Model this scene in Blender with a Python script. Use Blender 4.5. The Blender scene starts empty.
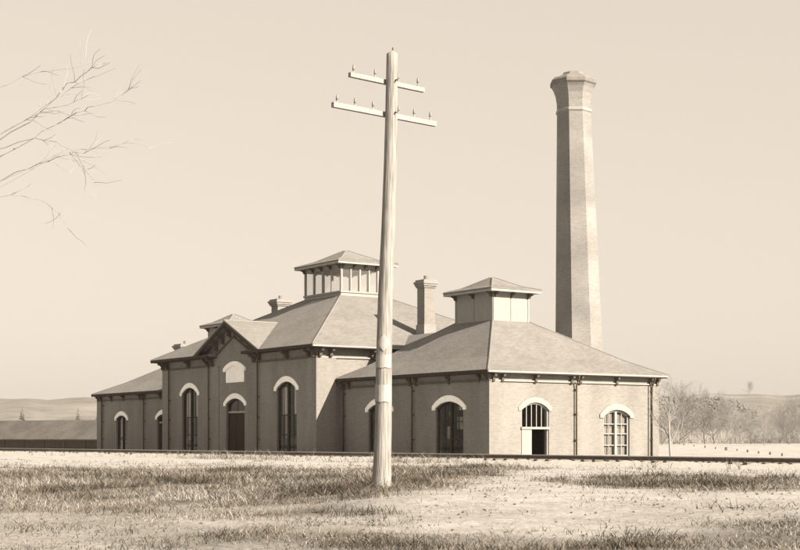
import bpy, bmesh, math, random
from mathutils import Vector, Matrix, noise

random.seed(7)
sc = bpy.context.scene
col = sc.collection

# ------------------------------------------------------------------ camera
# Building frame: X along the long front (to the right), Y to the back, Z up; the near corner of
# the right wing is the origin.
FPX, HORIZON, EYE = 1450.0, 437.0, 1.6          # focal length and horizon in photo pixels (800 x 550)
RT = Vector((.5564, .8309, 0)); FW = Vector((-.8309, .5564, 0))
CAM = Vector((0, 0, EYE)) - FW * 80 - RT * (89.5 / FPX * 80)
cd = bpy.data.cameras.new('camera'); cam = bpy.data.objects.new('camera', cd); col.objects.link(cam)
cam.location = CAM
cam.rotation_euler = FW.to_track_quat('-Z', 'Y').to_euler()
cd.sensor_fit = 'HORIZONTAL'; cd.sensor_width = 36; cd.lens = FPX / 800 * 36
cd.shift_y = (HORIZON - 275) / 800              # rising front of a view camera: verticals stay vertical
cd.clip_start = .5; cd.clip_end = 6000
sc.camera = cam

# ------------------------------------------------------------------ sky, sun, exposure
SUN = Vector((.73, .24, .45)).normalized()
TONE = (1.0, .88, .735)                         # warm tone of the old print, in the light itself
w = bpy.data.worlds.new('World'); sc.world = w; w.use_nodes = True
nt = w.node_tree; nt.nodes.clear()
sky = nt.nodes.new('ShaderNodeTexSky'); sky.sky_type = 'NISHITA'; sky.sun_disc = False
sky.sun_elevation = math.asin(SUN.z); sky.sun_rotation = math.atan2(SUN.x, SUN.y)
sky.dust_density = 3.0; sky.air_density = 1.0
bw = nt.nodes.new('ShaderNodeRGBToBW'); pw = nt.nodes.new('ShaderNodeMath'); pw.operation = 'POWER'; pw.inputs[1].default_value = .25
ml = nt.nodes.new('ShaderNodeMath'); ml.operation = 'MULTIPLY'; ml.inputs[1].default_value = 1.57
mx = nt.nodes.new('ShaderNodeMix'); mx.data_type = 'RGBA'; mx.blend_type = 'MULTIPLY'; mx.inputs[0].default_value = 1
mx.inputs[7].default_value = (*TONE, 1)
bg = nt.nodes.new('ShaderNodeBackground'); bg.inputs[1].default_value = .10
wo = nt.nodes.new('ShaderNodeOutputWorld')
L = nt.links.new
L(sky.outputs[0], bw.inputs[0]); L(bw.outputs[0], pw.inputs[0]); L(pw.outputs[0], ml.inputs[0]); L(ml.outputs[0], mx.inputs[6])
L(mx.outputs[2], bg.inputs[0]); L(bg.outputs[0], wo.inputs[0])
sd = bpy.data.lights.new('sun', 'SUN'); sd.energy = 4.0; sd.angle = math.radians(.5); sd.color = TONE
so = bpy.data.objects.new('sun', sd); col.objects.link(so)
so.rotation_euler = SUN.to_track_quat('Z', 'Y').to_euler(); so.location = (60, 30, 60)
vs = sc.view_settings; vs.view_transform = 'Standard'; vs.look = 'None'; vs.exposure = 2.0; vs.gamma = 1.0
vs.use_curve_mapping = False
sc.cycles.max_bounces = 6; sc.cycles.transparent_max_bounces = 12; sc.cycles.volume_bounces = 1

# ------------------------------------------------------------------ pixel helpers
def ray(px): return FW + RT * ((px - 400) / FPX)
def at(px, py, z): p = CAM + ray(px) * z; p.z = EYE + (HORIZON - py) / FPX * z; return p

# ------------------------------------------------------------------ materials
def newmat(name):
    m = bpy.data.materials.new(name); m.use_nodes = True
    n = m.node_tree; b = n.nodes['Principled BSDF']; return m, n, b
def neu(c):
    """the print's warm tone sits in the light; pale materials themselves are close to neutral"""
    g_ = max(c[1], 1e-4); k_ = .5 if g_ > .08 else .9
    return (g_ * (c[0] / g_) ** k_, g_, g_ * (max(c[2], 1e-4) / g_) ** k_)
def ramp(n, a, b, p0=.3, p1=.7):
    if a[1] not in (0, 1): a, b = neu(a), neu(b)
    r = n.nodes.new('ShaderNodeValToRGB'); e = r.color_ramp.elements
    e[0].position, e[1].position = p0, p1; e[0].color = (*a, 1); e[1].color = (*b, 1); return r
def noisy(name, a, b, scale=3, rough=.85, bump=0., stretch=None, detail=6, spec=.2):
    m, n, p = newmat(name)
    g = n.nodes.new('ShaderNodeNewGeometry'); t = n.nodes.new('ShaderNodeTexNoise')
    t.inputs['Scale'].default_value = scale; t.inputs['Detail'].default_value = detail
    v = g.outputs['Position']
    if stretch:
        mp = n.nodes.new('ShaderNodeMapping'); mp.inputs['Scale'].default_value = stretch
        n.links.new(v, mp.inputs[0]); v = mp.outputs[0]
    n.links.new(v, t.inputs['Vector'])
    r = ramp(n, a, b); n.links.new(t.outputs[0], r.inputs[0]); n.links.new(r.outputs[0], p.inputs['Base Color'])
    p.inputs['Roughness'].default_value = rough
    p.inputs['Specular IOR Level'].default_value = spec
    if bump:
        bn = n.nodes.new('ShaderNodeBump'); bn.inputs['Strength'].default_value = bump; bn.inputs['Distance'].default_value = .03
        n.links.new(t.outputs[0], bn.inputs['Height']); n.links.new(bn.outputs[0], p.inputs['Normal'])
    return m
def coursed(name, c1, c2, mortar, bw_, bh, msize, zscale=1., var=.35, bump=.25, vscale=.5, streak=(1, 1, .25)):
    """bricks / shingles laid in courses of z; (x+y, z) runs along every upright wall"""
    m, n, p = newmat(name); N = n.nodes.new; K = n.links.new
    g = N('ShaderNodeNewGeometry'); s = N('ShaderNodeSeparateXYZ'); K(g.outputs['Position'], s.inputs[0])
    ad = N('ShaderNodeMath'); K(s.outputs[0], ad.inputs[0]); K(s.outputs[1], ad.inputs[1])
    mu = N('ShaderNodeMath'); mu.operation = 'MULTIPLY'; mu.inputs[1].default_value = zscale; K(s.outputs[2], mu.inputs[0])
    cb = N('ShaderNodeCombineXYZ'); K(ad.outputs[0], cb.inputs[0]); K(mu.outputs[0], cb.inputs[1])
    t = N('ShaderNodeTexBrick'); K(cb.outputs[0], t.inputs['Vector'])
    c1, c2, mortar = neu(c1), neu(c2), neu(mortar)
    for k, v in (('Scale', 1), ('Mortar Size', msize), ('Brick Width', bw_), ('Row Height', bh), ('Bias', 0.)): t.inputs[k].default_value = v
    t.inputs['Color1'].default_value = (*c1, 1); t.inputs['Color2'].default_value = (*c2, 1); t.inputs['Mortar'].default_value = (*mortar, 1)
    no = N('ShaderNodeTexNoise'); no.inputs['Scale'].default_value = vscale; no.inputs['Detail'].default_value = 8
    mp = N('ShaderNodeMapping'); mp.inputs['Scale'].default_value = streak
    K(g.outputs['Position'], mp.inputs[0]); K(mp.outputs[0], no.inputs['Vector'])
    r = ramp(n, (1 - var,) * 3, (1, 1, 1), .35, .65); K(no.outputs[0], r.inputs[0])
    x = N('ShaderNodeMix'); x.data_type = 'RGBA'; x.blend_type = 'MULTIPLY'; x.inputs[0].default_value = 1
    K(t.outputs[0], x.inputs[6]); K(r.outputs[0], x.inputs[7]); K(x.outputs[2], p.inputs['Base Color'])
    b = N('ShaderNodeBump'); b.inputs['Strength'].default_value = bump; b.inputs['Distance'].default_value = .01
    K(t.outputs[1], b.inputs['Height']); b.invert = True; K(b.outputs[0], p.inputs['Normal'])
    p.inputs['Roughness'].default_value = .9; p.inputs['Specular IOR Level'].default_value = .15
    return m
M = {}
M['brick'] = coursed('brick', (.212, .193, .168), (.168, .151, .129), (.222, .205, .182), .22, .075, .010, var=.20, bump=.03, vscale=.7)
M['stackbrick'] = coursed('stack brick', (0.226, 0.214, 0.197), (0.173, 0.162, 0.148), (0.239, 0.228, 0.212), .22, .075, .012, var=.24, vscale=.35, streak=(1, 1, 1.5))
M['shingle'] = coursed('slate shingles', (0.186, 0.175, 0.161), (0.154, 0.143, 0.130), (0.120, 0.112, 0.100), .26, .10, .007, var=.14, bump=.2, streak=(1, 1, .6))
M['ridge'] = noisy('ridge lead', (0.150, 0.139, 0.125), (0.186, 0.174, 0.157), 3, .7)
M['shedroof'] = coursed('weathered shed shingles', (0.122, 0.109, 0.095), (0.096, 0.086, 0.074), (0.072, 0.062, 0.053), .25, .10, .008, var=.3)
M['stone'] = noisy('pale dressed stone', (.76, .74, .70), (.88, .87, .84), 4, .8, .1)
M['buff'] = noisy('buff limestone', (0.215, 0.201, 0.181), (0.256, 0.242, 0.221), 4, .8, .1)  # sunlit copy of the pale stone, its colour darkened to offset the sun
M['trim'] = noisy('painted wood trim', (0.234, 0.208, 0.175), (0.288, 0.259, 0.222), 3, .6)
M['darktrim'] = noisy('dark painted wood', (.03, .022, .016), (.05, .038, .029), 5, .7, spec=.05)  # dark paint, with the shade under the eaves put into its colour
M['bracket'] = noisy('bracket paint', (.075, .06, .046), (.11, .09, .07), 5, .7, spec=.05)
M['cupola'] = noisy('cupola boards', (0.202, 0.190, 0.172), (0.254, 0.240, 0.221), 3, .7, .05, (6, 6, .6))
M['door'] = noisy('stained door', (.022, .016, .011), (.042, .03, .021), 6, .7, 0, (4, 4, .5), spec=.05)
M['whitewash'] = noisy('whitewashed boards', (0.464, 0.440, 0.400), (0.560, 0.536, 0.496), 4, .8)
M['pipe'] = noisy('iron pipe', (.05, .038, .029), (.085, .066, .052), 8, .7, spec=.05)
M['blind'] = noisy('linen blind', (0.304, 0.284, 0.256), (0.400, 0.376, 0.344), 6, .9)  # in the front windows these pale pieces stand in for reflections
M['dimcloth'] = noisy('grey cloth', (.17, .15, .125), (.24, .215, .185), 6, .9)  # dimmer reflections in the front panes; cloth in the end window
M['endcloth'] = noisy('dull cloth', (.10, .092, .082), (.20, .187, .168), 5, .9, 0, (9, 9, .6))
M['paleblind'] = noisy('pale linen blind', (0.496, 0.472, 0.432), (0.576, 0.552, 0.512), 6, .9)
M['polewood'] = noisy('peeled cedar pole', (0.126, 0.114, 0.098), (0.300, 0.283, 0.258), 4, .9, .5, (9, 9, .45), 10)
M['armwood'] = noisy('crossarm wood', (0.188, 0.169, 0.143), (0.309, 0.286, 0.254), 6, .8, .1, (3, 3, 3))
M['paper'] = noisy('weathered paper', (0.262, 0.248, 0.228), (0.308, 0.295, 0.274), 9, .9)
M['glassins'] = noisy('insulator glass', (0.140, 0.135, 0.120), (0.180, 0.170, 0.155), 9, .25)
M['rail'] = noisy('rusty rail steel', (0.072, 0.052, 0.038), (0.120, 0.092, 0.072), 9, .55)
M['railhead'] = noisy('worn rail head', (.42, .40, .37), (.55, .53, .50), 9, .35)  # worn steel, with the shine on top put into its pale colour
M['tie'] = noisy('old timber tie', (0.072, 0.058, 0.043), (0.137, 0.115, 0.094), 5, .9, .3, (3, 3, 3))
M['ballast'] = noisy('gravel ballast', (0.234, 0.215, 0.188), (0.390, 0.366, 0.329), 14, .95, .6)
M['shedwall'] = noisy('dark shed boards', (.05, .038, .03), (.085, .068, .054), 3, .9, 0, (5, 5, .5))
M['bark'] = noisy('grey bark', (0.119, 0.101, 0.084), (0.203, 0.178, 0.154), 10, .9, .3, (3, 3, 1))
M['palebark'] = noisy('pale young bark', (0.194, 0.182, 0.163), (0.255, 0.242, 0.220), 10, .9)
M['twig'] = noisy('bare twigs', (0.144, 0.130, 0.113), (0.240, 0.218, 0.192), .12, .9)
M['conifer'] = noisy('conifer needles', (.085, .08, .066), (.13, .122, .102), 1.2, .9)
M['capstone'] = noisy('weathered cap', (0.125, 0.110, 0.094), (0.192, 0.173, 0.149), 1.5, .9)
M['stake'] = noisy('dark stake wood', (.07, .055, .042), (.12, .098, .078), 9, .9)
# window glass: thin, mostly clear, mirrors the sky at a slant
m, n, p = newmat('window glass'); n.nodes.remove(p)
tr = n.nodes.new('ShaderNodeBsdfTransparent'); tr.inputs[0].default_value = (.975, .97, .96, 1)
gl = n.nodes.new('ShaderNodeBsdfGlossy'); gl.inputs['Roughness'].default_value = .03
lw = n.nodes.new('ShaderNodeLayerWeight'); lw.inputs[0].default_value = .5
f5 = n.nodes.new('ShaderNodeMath'); f5.operation = 'POWER'; f5.inputs[1].default_value = 4; n.links.new(lw.outputs['Facing'], f5.inputs[0])
fr = n.nodes.new('ShaderNodeMath'); fr.operation = 'MULTIPLY_ADD'; fr.inputs[1].default_value = .45; fr.inputs[2].default_value = .006; n.links.new(f5.outputs[0], fr.inputs[0])
ms = n.nodes.new('ShaderNodeMixShader'); n.links.new(fr.outputs[0], ms.inputs[0]); n.links.new(tr.outputs[0], ms.inputs[1]); n.links.new(gl.outputs[0], ms.inputs[2])
bn = n.nodes.new('ShaderNodeBump'); bn.inputs['Strength'].default_value = .08
nz = n.nodes.new('ShaderNodeTexNoise'); nz.inputs['Scale'].default_value = 2.2; n.links.new(nz.outputs[0], bn.inputs['Height']); n.links.new(bn.outputs[0], gl.inputs['Normal'])
n.links.new(ms.outputs[0], n.nodes['Material Output'].inputs[0]); M['glass'] = m

m, n, p = newmat('dusty cupola glass'); p.inputs['Base Color'].default_value = (.62, .60, .57, 1); p.inputs['Roughness'].default_value = .4  # whitish mix stands in for the bright sky behind the cupola panes
tr = n.nodes.new('ShaderNodeBsdfTransparent'); tl = n.nodes.new('ShaderNodeBsdfTranslucent'); tl.inputs[0].default_value = (.72, .70, .67, 1)
m1 = n.nodes.new('ShaderNodeMixShader'); m1.inputs[0].default_value = .6; m2 = n.nodes.new('ShaderNodeMixShader'); m2.inputs[0].default_value = .12
n.links.new(p.outputs[0], m1.inputs[1]); n.links.new(tl.outputs[0], m1.inputs[2]); n.links.new(tr.outputs[0], m2.inputs[1]); n.links.new(m1.outputs[0], m2.inputs[2])
n.links.new(m2.outputs[0], n.nodes['Material Output'].inputs[0]); M['dusty'] = m

# ------------------------------------------------------------------ mesh helpers
class MB:
    def __init__(s): s.v = []; s.f = []
    def add(s, vs, fs): o = len(s.v); s.v += [tuple(q) for q in vs]; s.f += [[i + o for i in g] for g in fs]; return s
    def box(s, x0, x1, y0, y1, z0, z1):
        x0, x1 = sorted((x0, x1)); y0, y1 = sorted((y0, y1)); z0, z1 = sorted((z0, z1))
        return s.add([(x0, y0, z0), (x1, y0, z0), (x1, y1, z0), (x0, y1, z0), (x0, y0, z1), (x1, y0, z1), (x1, y1, z1), (x0, y1, z1)],
                     [(0, 3, 2, 1), (4, 5, 6, 7), (0, 1, 5, 4), (1, 2, 6, 5), (2, 3, 7, 6), (3, 0, 4, 7)])
    def prism(s, front, back):
        """two matching loops"""
        n = len(front)
        return s.add(list(front) + list(back), [list(range(n)), list(range(2 * n - 1, n - 1, -1))] + [(i, i + n, (i + 1) % n + n, (i + 1) % n) for i in range(n)])
    def tube(s, pts, rad, k=6, cap=True):
        pts = [Vector(q) for q in pts]; rings = []
        for i, q in enumerate(pts):
            d = (pts[min(i + 1, len(pts) - 1)] - pts[max(i - 1, 0)]).normalized()
            a = d.orthogonal().normalized() if i == 0 else (pa - d * pa.dot(d)).normalized(); pa = a; b = d.cross(a)
            r = rad[i] if isinstance(rad, (list, tuple)) else rad
            rings.append([q + (a * math.cos(2 * math.pi * j / k) + b * math.sin(2 * math.pi * j / k)) * r for j in range(k)])
        f = [(i * k + j, i * k + (j + 1) % k, (i + 1) * k + (j + 1) % k, (i + 1) * k + j) for i in range(len(pts) - 1) for j in range(k)]
        if cap: f += [list(range(k))[::-1], [(len(pts) - 1) * k + j for j in range(k)]]
        return s.add([q for rg in rings for q in rg], f)
    def mesh(s, name, mat=None, smooth=False, fix=True):
        me = bpy.data.meshes.new(name); me.from_pydata(s.v, [], s.f); me.update()
        if fix:
            bm = bmesh.new(); bm.from_mesh(me); bmesh.ops.recalc_face_normals(bm, faces=bm.faces); bm.to_mesh(me); bm.free()
        if smooth:
            for q in me.polygons: q.use_smooth = True
        if mat: me.materials.append(M[mat])
        return me
    def obj(s, name, mat, parent=None, smooth=False, fix=True): return link(name, s.mesh(name, mat, smooth, fix), parent)
def link(name, me, parent=None, loc=None, rz=0):
    o = bpy.data.objects.new(name, me); col.objects.link(o)
    if parent: o.parent = parent
    if loc is not None: o.location = loc
    if rz: o.rotation_euler.z = rz
    return o
def tag(o, label, cat, group=None, kind=None):
    o['label'] = label; o['category'] = cat
    if group: o['group'] = group
    if kind: o['kind'] = kind
    return o
def structure(o, label, cat): return tag(o, label, cat, kind='structure')
def empty(name, loc=(0, 0, 0)): return link(name, None, None, loc)
def sm(a, b, x): t = max(0., min(1., (x - a) / (b - a))); return t * t * (3 - 2 * t)

# ------------------------------------------------------------------ ground
P1 = Vector((-28.53, -14.12)); TD = Vector((.9909, .1349)); TN = Vector((.1349, -.9909))   # railway line
def trk(x, y): q = Vector((x, y)) - P1; return q.dot(TD), q.dot(TN) - .72
PROFILE = [(-900, .95), (-260, .95), (-120, .72), (-45, .42), (-25, .25), (-8, .22), (-3.2, .36), (-2.2, .46), (2.2, .46), (4, .43), (9, .52), (18, .55), (27, .55), (33, .36), (45, .02), (60, -.1), (400, -.1)]
def prof(t):
    for (a, u), (b, v) in zip(PROFILE, PROFILE[1:]):
        if a <= t <= b: return u + (v - u) * sm(a, b, t)
    return PROFILE[0][1] if t < 0 else PROFILE[-1][1]
def ground_h(x, y):
    s, t = trk(x, y); h = prof(t)
    k = sm(2.6, 7, abs(t)) * sm(0, 6, max(abs(x + 28) - 30, abs(y - 7) - 11, 0) + 0.)
    return h + (.10 * noise.noise(Vector((x * .16, y * .16, 0))) + .035 * noise.noise(Vector((x * .8, y * .8, 3)))) * k
def grassy(x, y):
    """0 bare sand and gravel .. 1 grown over; only for the near side of the line"""
    q = Vector((x, y, 0)) - CAM; r = q.dot(RT); z = q.dot(FW); s, t = trk(x, y)
    n = noise.noise(Vector((x * .22, y * .22, 7))); n2 = noise.noise(Vector((x * .7, y * .7, 1)))
    if t < 4: return 0
    left = sm(-.6, 1.2, (1.3 + max(z - 30, -8) * .15 + .9 * n) - r)
    band = 1 - sm(40, 54, z + 7 * n + 5 * n2)
    g = left * band * (.35 + .65 * sm(20, 31, z + 4 * n2))
    patch = 1 - sm(2.0, 3.8, math.hypot((r - 7.6) * .75, (z - 33) * .55) + .9 * n2)
    patch2 = 1 - sm(1., 2.2, math.hypot(r - 3.4, (z - 51) * .35) + .6 * n2)
    near = (1 - sm(19, 26, z + 3 * n)) * sm(-.1, .5, n + .1)
    return max(0., min(1., max(g, patch, patch2 * .9, near * .8) * (.75 + .5 * (n2 + .3))))
def spaced(lo, hi, core0, core1, step, grow):
    out = []; q = core0
    while q <= core1: out.append(q); q += step
    st = step; q = out[-1]
    while q < hi: st *= grow; q += st; out.append(q)
    st = step; q = out[0]; pre = []
    while q > lo: st *= grow; q -= st; pre.append(q)
    return pre[::-1] + out
zs = spaced(-120, 3200, 12, 64, .45, 1.09); rs = spaced(-2200, 2200, -19, 19, .45, 1.13)
gv = []; gcol = []
for z in zs:
    for r in rs:
        p = CAM + FW * z + RT * r; gv.append((p.x, p.y, ground_h(p.x, p.y)))
        gcol.append(grassy(p.x, p.y) if 5 < z < 75 and abs(r) < 60 else (0 if z > 0 else .5))
nr = len(rs)
me = bpy.data.meshes.new('ground'); me.from_pydata(gv, [], [(i * nr + j, i * nr + j + 1, (i + 1) * nr + j + 1, (i + 1) * nr + j) for i in range(len(zs) - 1) for j in range(nr - 1)])
at_ = me.attributes.new('grass', 'FLOAT', 'POINT'); at_.data.foreach_set('value', gcol)
for q in me.polygons: q.use_smooth = True
m, n, p = newmat('sandy ground'); N = n.nodes.new; K = n.links.new
g = N('ShaderNodeNewGeometry'); a = N('ShaderNodeAttribute'); a.attribute_name = 'grass'
n1 = N('ShaderNodeTexNoise'); n1.inputs['Scale'].default_value = 1.1; n1.inputs['Detail'].default_value = 10; n1.inputs['Roughness'].default_value = .7
n2 = N('ShaderNodeTexNoise'); n2.inputs['Scale'].default_value = 9; n2.inputs['Detail'].default_value = 8; n2.inputs['Roughness'].default_value = .75
K(g.outputs['Position'], n1.inputs['Vector']); K(g.outputs['Position'], n2.inputs['Vector'])
r1 = ramp(n, (.28, .263, .235), (.405, .385, .355), .35, .65); K(n1.outputs[0], r1.inputs[0])
r2 = ramp(n, (.065, .053, .042), (.15, .132, .109), .35, .65); K(n2.outputs[0], r2.inputs[0])
x1 = N('ShaderNodeMix'); x1.data_type = 'RGBA'; K(a.outputs['Fac'], x1.inputs[0]); K(r1.outputs[0], x1.inputs[6]); K(r2.outputs[0], x1.inputs[7])
r3 = ramp(n, (.7, .69, .68), (1.08, 1.08, 1.08), .38, .6); K(n2.outputs[0], r3.inputs[0])
x2 = N('ShaderNodeMix'); x2.data_type = 'RGBA'; x2.blend_type = 'MULTIPLY'; x2.inputs[0].default_value = 1; K(x1.outputs[2], x2.inputs[6]); K(r3.outputs[0], x2.inputs[7])
K(x2.outputs[2], p.inputs['Base Color']); p.inputs['Roughness'].default_value = .95; p.inputs['Specular IOR Level'].default_value = .1
b = N('ShaderNodeBump'); b.inputs['Strength'].default_value = .7; b.inputs['Distance'].default_value = .08; K(n2.outputs[0], b.inputs['Height']); K(b.outputs[0], p.inputs['Normal'])
me.materials.append(m); M['ground'] = m
structure(link('ground', me), 'pale sandy ground with dry grass patches in front of the building', 'ground')

# ------------------------------------------------------------------ hills
m, n, p = newmat('wooded hillside'); N = n.nodes.new; K = n.links.new
g = N('ShaderNodeNewGeometry'); n1 = N('ShaderNodeTexNoise'); n1.inputs['Scale'].default_value = .012; n1.inputs['Detail'].default_value = 4
n2 = N('ShaderNodeTexNoise'); n2.inputs['Scale'].default_value = .12; n2.inputs['Detail'].default_value = 8; n2.inputs['Roughness'].default_value = .7
K(g.outputs['Position'], n1.inputs['Vector']); K(g.outputs['Position'], n2.inputs['Vector'])
ra = ramp(n, (.125, .113, .099), (.175, .16, .14), .35, .65); rb = ramp(n, (.185, .17, .15), (.225, .208, .185), .35, .65); rc = ramp(n, (0, 0, 0), (1, 1, 1), .52, .60)  # part of the distance haze is put into these light tones
K(n2.outputs[0], ra.inputs[0]); K(n2.outputs[0], rb.inputs[0]); K(n1.outputs[0], rc.inputs[0])
x1 = N('ShaderNodeMix'); x1.data_type = 'RGBA'; K(rc.outputs[0], x1.inputs[0]); K(ra.outputs[0], x1.inputs[6]); K(rb.outputs[0], x1.inputs[7])
K(x1.outputs[2], p.inputs['Base Color']); p.inputs['Roughness'].default_value = .95; p.inputs['Specular IOR Level'].default_value = 0; M['hill'] = m
def hill_h(px, z):
    """height of the rolling country beyond the fields"""
    base = 17.5 + 4.0 * sm(560, 1000, px) + 1.2 * noise.noise(Vector((px * .012, 0, 2)))
    rise = sm(330, 640, z); back = 1 - .35 * sm(700, 1300, z)
    return -1.2 + (base + 1.2) * rise * back + rise * 1.6 * noise.noise(Vector((px * .03, z * .008, 5)))
hz = [300 + 22 * i for i in range(48)]; hx = [-900 + 12 * i for i in range(218)]
hv = []
for z in hz:
    for px in hx:
        q = CAM + ray(px) * z; hv.append((q.x, q.y, hill_h(px, z) + .9))
nh = len(hx)
me = bpy.data.meshes.new('hill'); me.from_pydata(hv, [], [(i * nh + j, i * nh + j + 1, (i + 1) * nh + j + 1, (i + 1) * nh + j) for i in range(len(hz) - 1) for j in range(nh - 1)])
for q in me.polygons: q.use_smooth = True
me.materials.append(M['hill']); structure(link('hill', me), 'low wooded hill rising beyond the fields', 'hill')

# ------------------------------------------------------------------ walls with arched openings
# a wall is laid out in (u, d, z): u along it, d inwards, z up
def mapper(side, c):
    return {'front': lambda u, d, z: (u, c + d, z), 'right': lambda u, d, z: (c - d, u, z),
            'left': lambda u, d, z: (c + d, u, z), 'back': lambda u, d, z: (u, c - d, z)}[side]
def arch_z(op, u):
    u0, u1, zb, zs_, za = op; h = (u1 - u0) / 2; s = za - zs_
    if s < 1e-4: return zs_
    R = (h * h + s * s) / (2 * s); x = u - (u0 + u1) / 2
    return za - R + math.sqrt(max(R * R - x * x, 0))
NA = 10
def arch_us(op): return [op[0] + (op[1] - op[0]) * i / NA for i in range(NA + 1)]
def wall(name, side, c, u0, u1, z0, top, ops, parent, mat='brick', th=.42):
    mp = mapper(side, c); mb = MB(); topf = top if callable(top) else (lambda u: top)
    cuts = sorted({u0, u1} | {u for op in ops for u in arch_us(op)} | (set(top.cuts) if hasattr(top, 'cuts') else set()))
    for a, b in zip(cuts, cuts[1:]):
        if b - a < 1e-6: continue
        op = next((o for o in ops if o[0] - 1e-6 <= a and b <= o[1] + 1e-6), None)
        def cell(za, zb, zc, zd): mb.prism([mp(a, 0, za), mp(b, 0, zb), mp(b, 0, zd), mp(a, 0, zc)], [mp(a, th, za), mp(b, th, zb), mp(b, th, zd), mp(a, th, zc)])
        if op is None: cell(z0, z0, topf(a), topf(b))
        else:
            cell(arch_z(op, a), arch_z(op, b), topf(a), topf(b))
            if op[2] > z0 + .01: cell(z0, z0, op[2], op[2])
    me = mb.mesh(name, mat, fix=False)
    bm = bmesh.new(); bm.from_mesh(me); bmesh.ops.remove_doubles(bm, verts=bm.verts, dist=1e-5)
    seen = {}
    for f in bm.faces: seen.setdefault(frozenset(f.verts), []).append(f)
    bmesh.ops.delete(bm, geom=[f for fs in seen.values() if len(fs) > 1 for f in fs], context='FACES')   # walls between cells
    bmesh.ops.recalc_face_normals(bm, faces=bm.faces); bm.to_mesh(me); bm.free()
    return link(name, me, parent)
def hood(side, c, op, parent, thick=.36, ear=.3, drop=.12, proud=.07, mat='stone'):
    mp = mapper(side, c); u0, u1, zb, zs_, za = op
    outer = (u0 - ear, u1 + ear, zb, zs_ - drop + .22, za + thick)
    inn = [(u, arch_z(op, u)) for u in arch_us(op)]; out = [(u, arch_z(outer, u)) for u in arch_us(outer)]
    loop = [(u0 - ear, zs_ - drop)] + [(u0, zs_ - drop)] + inn + [(u1, zs_ - drop), (u1 + ear, zs_ - drop)] + out[::-1]
    mb = MB(); n_ = len(inn)
    I = [(u0, zs_ - drop)] + inn + [(u1, zs_ - drop)]; O = [(u0 - ear, zs_ - drop)] + out + [(u1 + ear, zs_ - drop)]
    for k in range(len(I) - 1):
        q = [I[k], I[k + 1], O[k + 1], O[k]]
        mb.prism([mp(u, -proud, z) for u, z in q], [mp(u, .05, z) for u, z in q])
    me = mb.mesh('arch_hood', mat, fix=False); bm = bmesh.new(); bm.from_mesh(me); bmesh.ops.remove_doubles(bm, verts=bm.verts, dist=1e-5)
    seen = {}
    for f in bm.faces: seen.setdefault(frozenset(f.verts), []).append(f)
    bmesh.ops.delete(bm, geom=[f for fs in seen.values() if len(fs) > 1 for f in fs], context='FACES')
    bmesh.ops.recalc_face_normals(bm, faces=bm.faces); bm.to_mesh(me); bm.free()
    return link('arch_hood', me, parent)
def ubox(mb, mp, u0, u1, d0, d1, z0, z1):
    a = mp(u0, d0, z0); b = mp(u1, d1, z1); return mb.box(a[0], b[0], a[1], b[1], a[2], b[2])
def glaze(win, mp, op, a, b, z0, z1, d, cols=1):
    """panes between heights z0..z1 (z1 None: up to the arch) and the thin bars between columns"""
    for k in range(cols):
        p0 = a + (b - a) * k / cols; p1 = a + (b - a) * (k + 1) / cols
        us = [p0 + (p1 - p0) * i / 4 for i in range(5)]
        top = [(u, arch_z(op, u) - .06 if z1 is None else z1) for u in us[::-1]]
        lp = [(p0, z0), (p1, z0)] + top
        mb = MB(); mb.prism([mp(u, d, z) for u, z in lp], [mp(u, d + .012, z) for u, z in lp]); mb.obj('pane', 'glass', win)
        if k:
            m2 = MB(); ubox(m2, mp, p0 - .022, p0 + .022, d - .012, d + .03, z0, (arch_z(op, p0) - .05) if z1 is None else z1); m2.obj('muntin', win['bar'], win)
def window(side, c, op, parent, bar='darktrim', rows=(.33, .36), cols=1, blind_glint=None, hood_=True, d=.16, name='window', sill=True, hm='stone'):
    """pair of tall sashes under a segmental arch: frame, mullion, rails, panes"""
    mp = mapper(side, c); u0, u1, zb, zs_, za = op; fw = .11
    mb = MB()
    ubox(mb, mp, u0, u0 + fw, d - .03, d + .08, zb, zs_); ubox(mb, mp, u1 - fw, u1, d - .03, d + .08, zb, zs_)
    us = arch_us(op); uc = (u0 + u1) / 2
    for a, b in zip(us, us[1:]):
        q = [(a, arch_z(op, a)), (b, arch_z(op, b)), (b, arch_z(op, b) - .12), (a, arch_z(op, a) - .12)]
        mb.prism([mp(u, d - .03, z) for u, z in q], [mp(u, d + .08, z) for u, z in q])
    ubox(mb, mp, u0 + fw, u1 - fw, d - .03, d + .08, zb, zb + .1)
    win = mb.obj(name, bar, parent); win['bar'] = bar
    m2 = MB(); ubox(m2, mp, uc - .085, uc + .085, d - .06, d + .10, zb + .1, za - .1); m2.obj('mullion', bar, win)
    H = zs_ - zb; cuts = [zb + .1] + [zb + H * r for r in rows]
    for a, b in ((u0 + fw, uc - .085), (uc + .085, u1 - fw)):
        for i, z in enumerate(cuts):
            hi = cuts[i + 1] if i + 1 < len(cuts) else None
            glaze(win, mp, op, a, b, z + (.03 if i else 0), (hi - .03) if hi else None, d + .02, cols)
            if i: m3 = MB(); ubox(m3, mp, a, b, d, d + .06, z - .03, z + .03); m3.obj('sash_rail', bar, win)
        if blind_glint:
            for (lf, g0, g1, f0, f1, bm_) in blind_glint:
                if lf is not None and lf != (a > uc): continue
                m4 = MB(); ubox(m4, mp, a + (b - a) * g0, a + (b - a) * g1, d + .14, d + .16, zb + (za - zb) * f0, min(zb + (za - zb) * f1, zs_ + .12)); m4.obj('blind', bm_, win)  # front windows: pieces imitate reflections in the glass
    if hood_: hood(side, c, op, win, mat=hm)
    if sill: m5 = MB(); ubox(m5, mp, u0 - .12, u1 + .12, -.09, .16, zb - .16, zb - .004); m5.obj('sill', hm, win)
    win.pop('bar', None) if hasattr(win, 'pop') else None
    return win

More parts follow.
